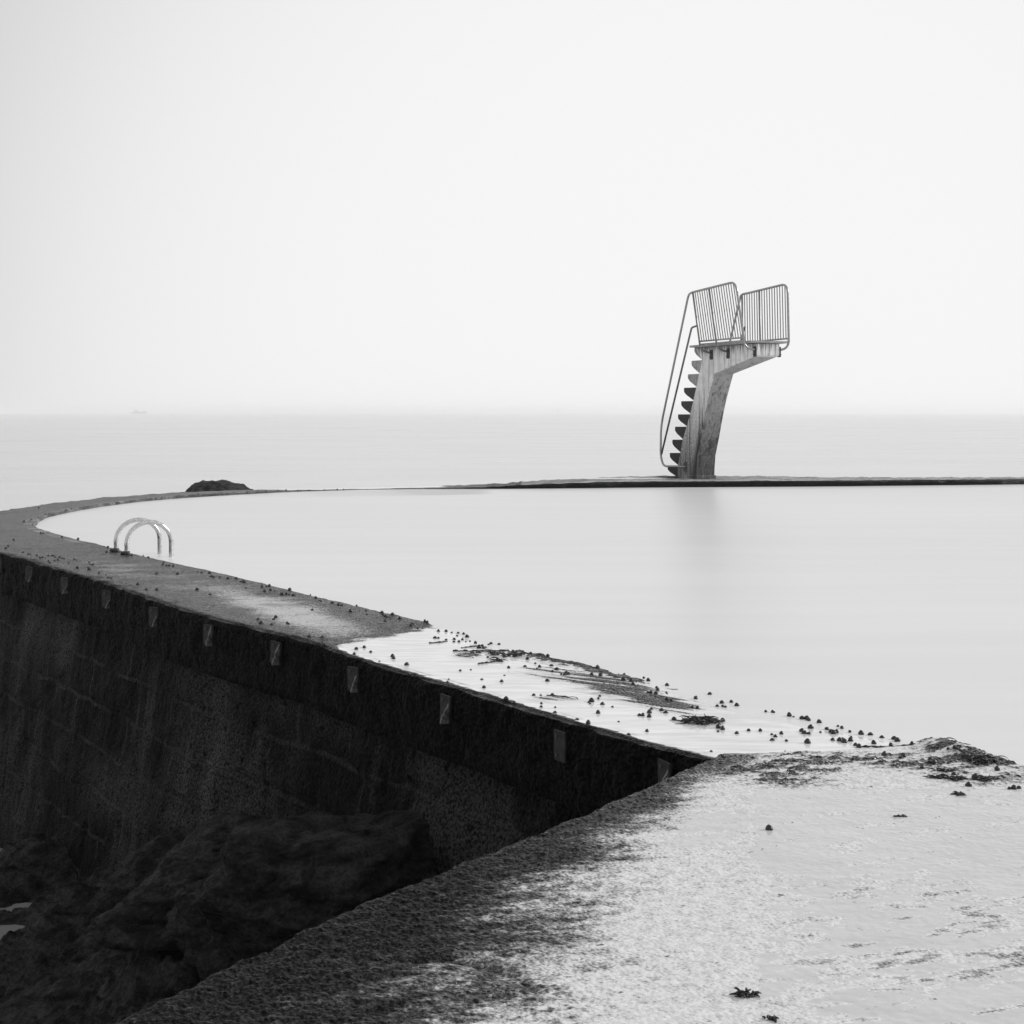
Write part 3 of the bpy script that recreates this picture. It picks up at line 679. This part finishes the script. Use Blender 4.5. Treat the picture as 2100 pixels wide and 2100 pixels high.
# ------------------------------------------------------------------ pool ladder
lx, ly = -4.387, 16.2
wd = Vector((.205, -.33, 0)).normalized(); pn = Vector((.82, .57, 0))
ladder = empty('pool_ladder', (lx, ly, 0), 0)
tag(ladder, 'pair of polished steel arched handrails over the pool edge on the dark wall', 'pool ladder')
for k in (0, 1):
    base = wd * (.39 * k); pts = [base + Vector((0, 0, -.05))]
    pts += [base + Vector((0, 0, .02)), base + pn * .004 + Vector((0, 0, .08))]
    r_ = .2535
    for a in np.linspace(180, 0, 21):
        pts.append(base + pn * (r_ + r_ * math.cos(R(a))) + Vector((0, 0, .11 + .235 * math.sin(R(a)))))
    pts += [base + pn * .507 + Vector((0, 0, -.1)), base + pn * .507 + Vector((0, 0, -1.2))]
    bm = bmesh.new(); add_tube(bm, pts, .0250, 16); h = link('handrail', bm_mesh('handrail', bm, True), M_steel, ladder)
    bm = bmesh.new(); add_tube(bm, [base + Vector((0, 0, -.02)), base + Vector((0, 0, .04))], [.040, .036], 12)
    link('base_collar', bm_mesh('base_collar', bm, True), M_bolt, h)
    for a in (3.6, 5.2):
        bm = bmesh.new(); add_tube(bm, [base + Vector((.034*math.cos(a), .034*math.sin(a), .012)), base + Vector((.064*math.cos(a), .064*math.sin(a), .022))], [.020, .017], 7)
        link('bolt', bm_mesh('bolt', bm, True), M_bolt, h)
for z_ in (-.3, -.58, -.86):
    bm = bmesh.new(); add_tube(bm, [pn * .507 + Vector((0, 0, z_)), wd * .39 + pn * .507 + Vector((0, 0, z_))], .018, 8)
    link('rung', bm_mesh('rung', bm, True), M_steel, ladder)

# ------------------------------------------------------------------ steel brackets on the wall's seaward face
BR = [(2, 'leftmost dim steel bracket on the black wall, cut by the left edge'), (65, 'dim steel bracket on the black wall under the far left of the wall top'),
      (140, 'dim steel bracket on the black wall between the left edge and the handrails'), (225, 'dim steel bracket on the black wall straight below the arched handrails'),
      (323, 'steel bracket with a short pale fin just right of below the handrails'), (436, 'steel bracket with a long pale scraped fin, fifth along from the handrails side'),
      (573, 'steel bracket with a wide slanting fin left of where the water film begins'), (734, 'steel bracket with a curled fin below the start of the water film'),
      (924, 'steel bracket with a torn narrow pale fin at mid length of the water film'), (1162, 'plain dark steel bracket second from the wall corner'),
      (1377, 'steel bracket nearest the corner, half hidden behind the gritty landing edge')]
opx = 1050 + 3000 * O[:, 0] / np.maximum(O[:, 1], 1)
cand = np.where((sl_ < 16) & (O[:, 1] < 18.5))[0]
for i, (bx, lab) in enumerate(BR):
    k = cand[np.argmin(np.abs(opx[cand] - bx))]
    ang = math.atan2(nrm[k, 1], nrm[k, 0]); d = O[k, 1]
    tilt = (.05, -.04, .07, -.02, .03, 0, -.05, .04, -.03, .02, 0)[i]
    e = empty('wall_bracket', (O[k, 0] + nrm[k, 0] * .035, O[k, 1] + nrm[k, 1] * .035, ZT[k] - .13), ang)
    e.rotation_euler = (tilt, .0, ang); tag(e, lab, 'bracket', 'steel brackets along the wall')
    bm = bmesh.new(); add_box(bm, (0, 0, 0), (.012, .115, .155), .002)
    pl = link('plate', bm_mesh('plate', bm), M_brk, e)
    for z_ in (.05, -.045):
        bm = bmesh.new(); add_tube(bm, [(.004, -.022, z_), (.014, -.022, z_)], .009, 8); link('bolt', bm_mesh('bolt', bm), M_bolt, pl)
    if i != 9:
        hh = [.05, .06, .07, .07, .08, .14, .14, .10, .11, .1, .12][i]; z0 = -.078
        w_ = random.uniform(.045, .06); n_ = 7; jag = [(0.004, z0)]
        for q_ in range(n_): t = q_ / (n_ - 1); jag.append((.006 + w_ * (1 - t) ** .8 + random.uniform(-.006, .006), z0 + .004 + hh * t))
        jag.append((.004, z0 + hh + .004)); K_ = len(jag)
        bm = bmesh.new(); V0 = [bm.verts.new((x_, .047, z_)) for x_, z_ in jag]; V1 = [bm.verts.new((x_, .036, z_)) for x_, z_ in jag]
        bm.faces.new(V0); bm.faces.new(V1[::-1])
        for q_ in range(K_): bm.faces.new((V0[q_], V0[(q_+1) % K_], V1[(q_+1) % K_], V1[q_]))
        link('fin', bm_mesh('fin', bm), M_fin, e)

# ------------------------------------------------------------------ far boats
bm = bmesh.new()
L_, B_, H_ = 26, 7, 3.0
secs = []
for t in np.linspace(0, 1, 9):
    x_ = (t - .5) * L_; hw = B_ / 2 * (1 - max(0, (t - .55) / .45) ** 2) ; hw = max(hw, .05); sh = H_ * (.8 + .5 * t * t)
    secs.append([bm.verts.new(p) for p in ((x_, -hw, sh), (x_, -hw * .7, 0), (x_, 0, -.8), (x_, hw * .7, 0), (x_, hw, sh))])
for a_, b_ in zip(secs[:-1], secs[1:]):
    for k in range(5): bm.faces.new((a_[k], a_[(k+1) % 5], b_[(k+1) % 5], b_[k]))
bm.faces.new(secs[0]); bm.faces.new(secs[-1][::-1])
dB = 4600
boat = empty('boat', ((285 - 1050) / 3000 * dB, dB, SEA + .3), .2); boat.scale = (1.8,) * 3; tag(boat, 'faint low boat far out on the misty sea at the left', 'boat')
M_hull = mat_plain("dark_boat_hull", .03, .06, .3, .6, .01); M_cab = mat_plain("pale_boat_cabin", .3, .4, .3, .6, .01)
link('hull', bm_mesh('hull', bm), M_hull, boat)
bm = bmesh.new(); add_box(bm, (-5, 0, 4.2), (7, 4, 3.2), .3); add_box(bm, (-4.5, 0, 6.4), (3, 3, 1.4), .2); add_tube(bm, [(-3, 0, 6), (-3, 0, 10)], .12, 6)
link('cabin', bm_mesh('cabin', bm), M_cab, boat)
dB = 5600
bea = empty('sea_beacon', ((1144 - 1050) / 3000 * dB, dB, SEA), 0); bea.scale = (1.6,) * 3; tag(bea, 'faint slim beacon tower on the misty horizon left of the diving tower', 'beacon')
bm = bmesh.new(); add_tube(bm, [(0, 0, -1), (0, 0, 2), (0, 0, 9)], [3.2, 2.2, 1.5], 12); link('shaft', bm_mesh('shaft', bm, True), M_hull, bea)
bm = bmesh.new(); add_tube(bm, [(0, 0, 9.02), (0, 0, 9.5), (0, 0, 9.6), (0, 0, 11.6), (0, 0, 12.6)], [2.2, 2.2, 1.2, 1.2, .1], 12); link('lantern', bm_mesh('lantern', bm, True), M_cab, bea)

# ------------------------------------------------------------------ sea snails (photo spots turned into points of the ground)
def spots(s, ox, oy, k): 
    v = [float(t) for t in s.split()]; return [(ox + v[i] * k, oy + v[i+1] * k) for i in range(0, len(v), 2)]
SP = spots("73 82 137 80 178 80 48 135 72 135 135 147 198 145 198 165 235 165 222 117 232 100 275 110 262 147 292 163 325 160 355 135 368 175 212 230 336 247 355 250 378 250 402 250 393 207 423 195 435 218 448 212 471 190 554 200 593 188 466 288 512 290 540 300 555 318 572 320 669 243 692 243 741 245 811 268 780 293 602 285 520 258 545 262 939 276 1002 308 840 337 875 362 856 380 762 360 630 370 329 386 246 394 596 430 573 480 417 463 436 527 156 460 145 487 941 470 972 354 978 400 1015 385 1048 425 1073 428 1085 410 1100 418 1116 344 1258 372 1288 424 1360 432 1441 387 1547 418 1542 475 1603 484 1615 498 1657 502 1700 462 1737 473 831 588 884 590 973 585 952 600 893 655 886 683 995 720 1000 684 1175 775 1261 808 1502 797 1340 730 1262 645 1275 655 1290 640 1342 615 1352 595 1371 660 1451 680 1761 690 1747 727 1744 760 1670 748 1693 750 1845 705 1872 727 1733 565 1757 567 1800 575 1812 548 1805 528 1887 575 1880 565 1888 525 1883 620 1922 630 556 617 607 640 672 648 1725 873 1583 898", 880, 1270, .2588)
SP += spots("393 260 606 268 589 283 585 298 605 305 585 315 471 209 492 211 548 164 485 171 580 203 602 193 605 205 617 208 645 194 669 206 668 323 720 310 772 312 821 328 838 337 825 352 864 325 888 356 797 235 857 240 870 240 935 257 961 260 973 270 984 272 995 268 1025 272 1040 272 991 299 1087 284 1114 302 953 314 964 322 985 324 1036 318 1062 306 1080 317 1096 323 1107 318 980 365 1088 352 1122 355 1135 350 1142 362 1171 342 1170 356 1162 308 1168 320 1217 330 1285 335 1333 347 1354 345 1363 357 1425 360 1438 358 1192 375 1208 384 1271 367 1348 376 1362 395 1300 405 1316 418 1327 430 1388 430 1405 425 1497 375 1509 375 1422 388 880 407 556 402 1484 475 1535 452 1513 452 1622 503 1600 455 1725 458 1690 553 1712 519 1802 520 1816 520 1868 567 1888 565 1910 562 1721 408 1800 432 1818 432 1860 455 1600 405 1813 485", 1200, 1350, .4658)
LONE = (1578.5, 1697.5)
SP += spots("385 320 207 360 195 370 160 375 170 400 215 395 230 410 285 350 300 330 270 450 285 450 92 495 410 475 517 492 685 537 710 545 703 575 730 580 870 595 55 535 40 550 95 555 150 578 185 590 200 590 242 595 265 615 280 610 300 615 320 595 345 597 355 600 368 608 380 625 392 612 410 615 425 618 385 630 360 630 330 645 320 640 455 645 490 622 505 628 508 680 587 642 595 655 610 660 583 675 590 690 655 715 700 725 712 745 735 748 725 742 833 782 910 790 965 820 1035 825 1303 825 1385 856 1033 720 1175 722 1080 645 1075 658 1100 662 1118 665 1145 668 1305 705 1330 710 1385 712 1395 735 1410 738 1450 740 1507 748 1560 750 1590 770 1605 768 1615 775 1625 812 1730 805 1760 802 1780 800 1748 833 1787 827 1815 830 1858 850 1860 858 1893 852 1912 825 1910 855 1822 1008 1808 1020 1706 1018 1725 1043 1795 1052 1895 1045 1905 1050 945 598 980 610", 0, 950, .3106)
SP += spots("185 38 210 40 247 42 330 40 355 55 375 65 383 70 440 78 470 90 485 90 340 115 527 120 558 93 605 118 608 135 685 128 690 138 703 145 712 152 725 155 735 137 773 157 700 168 72 160 87 178 140 187 210 180 220 184 325 245 388 250 390 292 402 283 827 198 835 183 862 205 885 205 897 173 940 185 953 183 558 308 546 335 598 300 628 323 735 345 740 355 671 368 805 386 818 425 848 432", 500, 1200, .4141)
SP += spots("335 275 448 267 410 270 470 247 545 255 567 265 603 245 660 243 735 240 768 228 798 240 870 220 978 236 993 237 1050 232 1145 232 1225 228 1270 228 1420 225 1507 222 1530 222 1558 218", 350, 950, .2329)
SP += spots("175 300 255 280 445 295 460 297 525 290 540 298", 0, 950, .3106)
_w = bpy.data.objects['coping'].data; _wc = np.empty(len(_w.vertices) * 3, np.float32); _w.vertices.foreach_get('co', _wc); _wc = _wc.reshape(NS, len(rowk), 3)[:, rowk == 0]
_wet = np.empty(len(_w.vertices), np.float32); _w.attributes['wet'].data.foreach_get('value', _wet); _wet = _wet.reshape(NS, len(rowk))[:, rowk == 0]
_lat = np.broadcast_to(lat[rowk == 0][None, :], _wet.shape).reshape(-1)
_wc = _wc.reshape(-1, 3); _wet = _wet.reshape(-1)
_l = bpy.data.objects['landing_top'].data; _lc = np.empty(len(_l.vertices) * 3, np.float32); _l.vertices.foreach_get('co', _lc); _lc = _lc.reshape(-1, 3); _lc = _lc[_lc[:, 1] > 3.3][::3]
def ground(px_, py_):
    z_ = -.03
    for _ in range(3):
        x_, y_ = G(px_, py_, z_)
        dw = (_wc[:, 0] - x_)**2 + (_wc[:, 1] - y_)**2; dl = (_lc[:, 0] - x_)**2 + (_lc[:, 1] - y_)**2
        i, j = dw.argmin(), dl.argmin()
        onland = dl[j] < dw[i] * 1.0
        z_ = float(_lc[j, 2] if onland else _wc[i, 2])
    d_ = math.sqrt(min(dw[i], dl[j]))
    if d_ > .05:                      # just off the rim: step onto it
        x_, y_ = (float(_lc[j, 0]), float(_lc[j, 1])) if onland else (float(_wc[i, 0]), float(_wc[i, 1]))
    z_ = max(z_, ZW + .001)
    return x_, y_, z_, onland, float(_wet[i]), float(_lat[i])
def snail_mesh(seed):
    rr = random.Random(seed); bm = bmesh.new(); n = 12
    pr = [(0.0, 0), (.72, .02), (1.0, .25), (1.02, .55), (.93, .85), (.80, 1.08), (.72, 1.15), (.58, 1.38), (.50, 1.44), (.30, 1.62), (.03, 1.70)]
    rows = []
    for r_, z_ in pr:
        tw = z_ * .9
        rows.append([bm.verts.new(((r_ * math.cos(2*math.pi*k/n) * (1.08 + .07*math.sin(2*math.pi*k/n + tw)) + .10*z_), r_ * math.sin(2*math.pi*k/n) * (.95 + .05*rr.random()), z_)) for k in range(n)])
    for a, b in zip(rows[:-1], rows[1:]):
        for k in range(n): bm.faces.new((a[k], a[(k+1) % n], b[(k+1) % n], b[k]))
    bm.faces.new(rows[-1]); bm.faces.new(rows[0][::-1])
    # the flared lip of the opening
    for k in (0, 1, 11):
        for row in rows[1:4]: row[k].co.x *= 1.16
    bmesh.ops.scale(bm, vec=(.0118,) * 3, verts=bm.verts)
    me = bm_mesh('sea_snail', bm, True); me.materials.append(M_shell); return me
SM = [snail_mesh(i) for i in range(4)]
items = []
seen = []
for (sx, sy) in SP + [LONE]:
    if any(abs(sx - a) < 2.2 and abs(sy - b) < 2.0 for a, b in seen): continue
    seen.append((sx, sy)); x_, y_, z_, ol, wv, la = ground(sx, sy + 2.5); items.append((math.hypot(x_, y_), x_, y_, z_, ol, wv, la, sx, sy))
items.sort()
rs = random.Random(5); rest = []
for i, (d_, x_, y_, z_, ol, wv, la, sx, sy) in enumerate(items):
    sc = rs.choice((.62, .8, .95, 1.02, 1.15)) * rs.uniform(.9, 1.12) * (1.0 if d_ < 11 else 1.12)
    M = Matrix.Translation((x_, y_, z_ - .002)) @ Matrix.Rotation(rs.uniform(0, 6.28), 4, 'Z') @ Matrix.Rotation(rs.gauss(0, .28), 4, 'X') @ Matrix.Diagonal((sc, sc, sc * rs.uniform(.7, 1.15), 1))
    me = SM[i % 4]
    if i >= 296: rest.append((me, M)); continue
    o = bpy.data.objects.new('sea_snail', me); COL.objects.link(o); o.matrix_world = M
    if (sx, sy) == LONE: lab, g = 'single dark sea snail alone on the open pale film of the landing', None
    elif ol:
        if sx > 1990: lab, g = 'dark sea snail on the landing near the right edge of the photo', 'snails at the right edge of the landing'
        elif sx > 1850: lab, g = 'dark sea snail among seaweed scraps on the far right of the landing', 'snails among the weed on the landing'
        else: lab, g = 'dark sea snail on the gritty seam where the landing meets the wall', 'snails on the landing seam'
    elif wv > .45 or (sx > 900):
        along = 'left third' if sx < 1085 else ('middle third' if sx < 1400 else 'right third')
        across = 'pool side' if la < .36 else ('middle' if la < .68 else 'seaward side')
        lab = f'black sea snail in the pale water film, {across}, {along} of the film'; g = f'snails in the water film, {across}, {along}'
    else:
        if sx < 120: lab, g = 'dark sea snail on the grey wall top at the left bend', 'snails at the left bend'
        elif sx < 300 and la > .45: lab, g = 'dark sea snail on the grey wall top seaward of the arched handrails', 'snails seaward of the handrails'
        elif sx < 345: lab, g = 'dark sea snail on the wall rim close beside the arched handrails', 'snails beside the handrails'
        elif la < .4: lab, g = 'dark sea snail on the dry pool-side rim between handrails and water film', 'snails on the dry pool-side rim'
        else: lab, g = 'dark sea snail on the dry wall top, seaward half, between handrails and film', 'snails on the dry seaward half'
    tag(o, lab, 'snail', g)
if rest:
    bm = bmesh.new()
    for me, M in rest:
        k0 = len(bm.verts); bm.from_mesh(me); bm.verts.ensure_lookup_table(); bmesh.ops.transform(bm, matrix=M, verts=bm.verts[k0:])
    tag(link('distant_sea_snails', bm_mesh('distant_sea_snails', bm, True), M_shell), 'scattered dark sea snails on the far stretches of the wall', 'snails', None, 'stuff')

# ------------------------------------------------------------------ seaweed
def weed(cpx, cpy, rx, ry, h, n, lab, seed, ang=0.0, r=(.0018, .0036), ln=(.03, .08), name='seaweed'):
    rr = random.Random(seed); x0, y0, z0, *_ = ground(cpx, cpy); bm = bmesh.new()
    for i in range(n):
        a = rr.uniform(0, 6.28); q_ = math.sqrt(rr.random()); p = Vector((rx * q_ * math.cos(a), ry * q_ * math.sin(a), 0.001))
        p.z += max(0, h * (1 - q_ * q_) * rr.uniform(.0, .8))
        th = rr.gauss(0, .8) + (math.pi if rr.random() < .5 else 0); L_ = rr.uniform(*ln); cv = rr.gauss(0, 1.2); up = rr.uniform(.1, 1.2); pts = []
        for k in range(6):
            pts.append(p.copy()); th += cv / 6
            p = p + Vector((math.cos(th), math.sin(th), (up * (1 - k / 2.2)) * .6)) * (L_ / 5); p.z = max(p.z, .001)
        r0 = rr.uniform(*r); add_tube(bm, pts, [r0, r0 * 1.2, r0 * 1.1, r0, r0 * .7, r0 * .3], 4)
    bmesh.ops.rotate(bm, cent=(0, 0, 0), matrix=Matrix.Rotation(ang, 3, 'Z'), verts=bm.verts)
    o = link(name, bm_mesh(name, bm, True), M_alga); o.location = (x0, y0, z0); tag(o, lab, 'seaweed', 'seaweed scraps'); return o
def strand(pxs, r, lab, seed, name='seaweed'):
    rr = random.Random(seed); P_ = [ground(*p)[:3] for p in pxs]; base = Vector(P_[0]); pts = []
    for a, b in zip(P_[:-1], P_[1:]):
        m = max(3, int((Vector(b) - Vector(a)).length / .012))
        for k in range(m): pts.append(Vector(a).lerp(Vector(b), k / m) - base + Vector((rr.gauss(0, .004), rr.gauss(0, .004), .002 + rr.random() * .004)))
    pts.append(Vector(P_[-1]) - base); bm = bmesh.new()
    add_tube(bm, pts, [r * rr.uniform(.5, 1.5) for _ in pts], 6)
    o = link(name, bm_mesh(name, bm, True), M_alga); o.location = base; tag(o, lab, 'seaweed', 'seaweed scraps'); return o
weed(1436, 1479, .085, .07, .028, 110, 'tangled black seaweed tuft alone in the pale water film', 1)
weed(1052, 1343, .06, .08, .02, 40, 'bushy black seaweed tuft among snails in the upper water film', 2)
weed(1018, 1338, .04, .05, .018, 18, 'small dark seaweed tuft left of the bushy one among the snails', 3)
weed(1024, 1353, .03, .04, .016, 14, 'little seaweed knot at the end of the lower dark strand', 4)
strand([(930, 1334), (960, 1334), (1000, 1333), (1045, 1334)], .006, 'longest dark seaweed strand lying across the upper water film', 5)
strand([(980, 1360.5), (1000, 1358), (1028, 1354.5)], .0055, 'short dark strand below the long one in the water film', 6)
strand([(880, 1318), (898, 1317), (917, 1314)], .005, 'short dark strand at the upper left of the water film', 7)
strand([(945, 1328), (962, 1326), (982, 1323.5)], .004, 'thin faint strand above the longest one in the film', 8)
strand([(1120, 1426), (1145, 1428), (1185, 1431)], .003, 'thin streak of weed trailing right from two snails in the film', 18)
weed(1945, 1527, .10, .06, .04, 110, 'large black seaweed heap on the pool rim of the landing', 9)
strand([(1770, 1531), (1830, 1532), (1890, 1530), (1930, 1527)], .004, 'thin dark seaweed line along the seam left of the large heap', 10)
strand([(1960, 1536), (1990, 1549), (2015, 1558), (2035, 1561)], .009, 'thick dark weed strand running right along the landing rim', 11)
weed(2012, 1556, .05, .05, .025, 60, 'dark seaweed tuft on the thick strand along the landing rim', 12)
weed(2048, 1556, .05, .04, .02, 45, 'dark seaweed tuft on the landing rim near the right edge', 13)
weed(1925, 1594, .035, .02, .008, 26, 'flat dark weed scrap on the landing, left one of two', 14, ln=(.02, .05))
weed(1962, 1597, .035, .02, .010, 30, 'flat dark weed scrap on the landing, right one of two', 15, ln=(.02, .05))
weed(1935, 1580, .04, .02, .008, 26, 'flat dark weed scrap just above the two others on the landing', 16, ln=(.02, .05))
weed(1963, 1627, .02, .012, .008, 18, 'small dark weed scrap lower on the landing, below the others', 17, ln=(.015, .03))
weed(2020, 1598, .05, .02, .006, 34, 'wide thin weed scrap on the landing near the right edge', 19, ln=(.02, .05))
weed(1527, 2041, .026, .012, .018, 26, 'crumpled dark weed scrap on the pale landing near the bottom', 20, ln=(.012, .03), r=(.002, .0045))
weed(1578, 2089, .022, .008, .008, 14, 'tiny dark weed scrap at the bottom edge of the landing', 21, ln=(.01, .02))
weed(1845, 1673, .022, .006, .004, 12, 'tiny dotted weed scrap on the smooth film of the landing', 22, ln=(.008, .018))

# ------------------------------------------------------------------ sea haze
bm = bmesh.new(); add_box(bm, (0, 0, 3.0), (17600, 17600, 18.0))
q = NM("sea_haze_air"); v = q.n('ShaderNodeVolumePrincipled'); v.inputs['Color'].default_value = (1, 1, 1, 1); v.inputs['Density'].default_value = 4.0e-4; v.inputs['Anisotropy'].default_value = .2
q.t.links.new(v.outputs[0], q.out.inputs['Volume'])
tag(link('haze', bm_mesh('haze', bm), q.m), 'pale even sea haze', None, None, 'stuff')
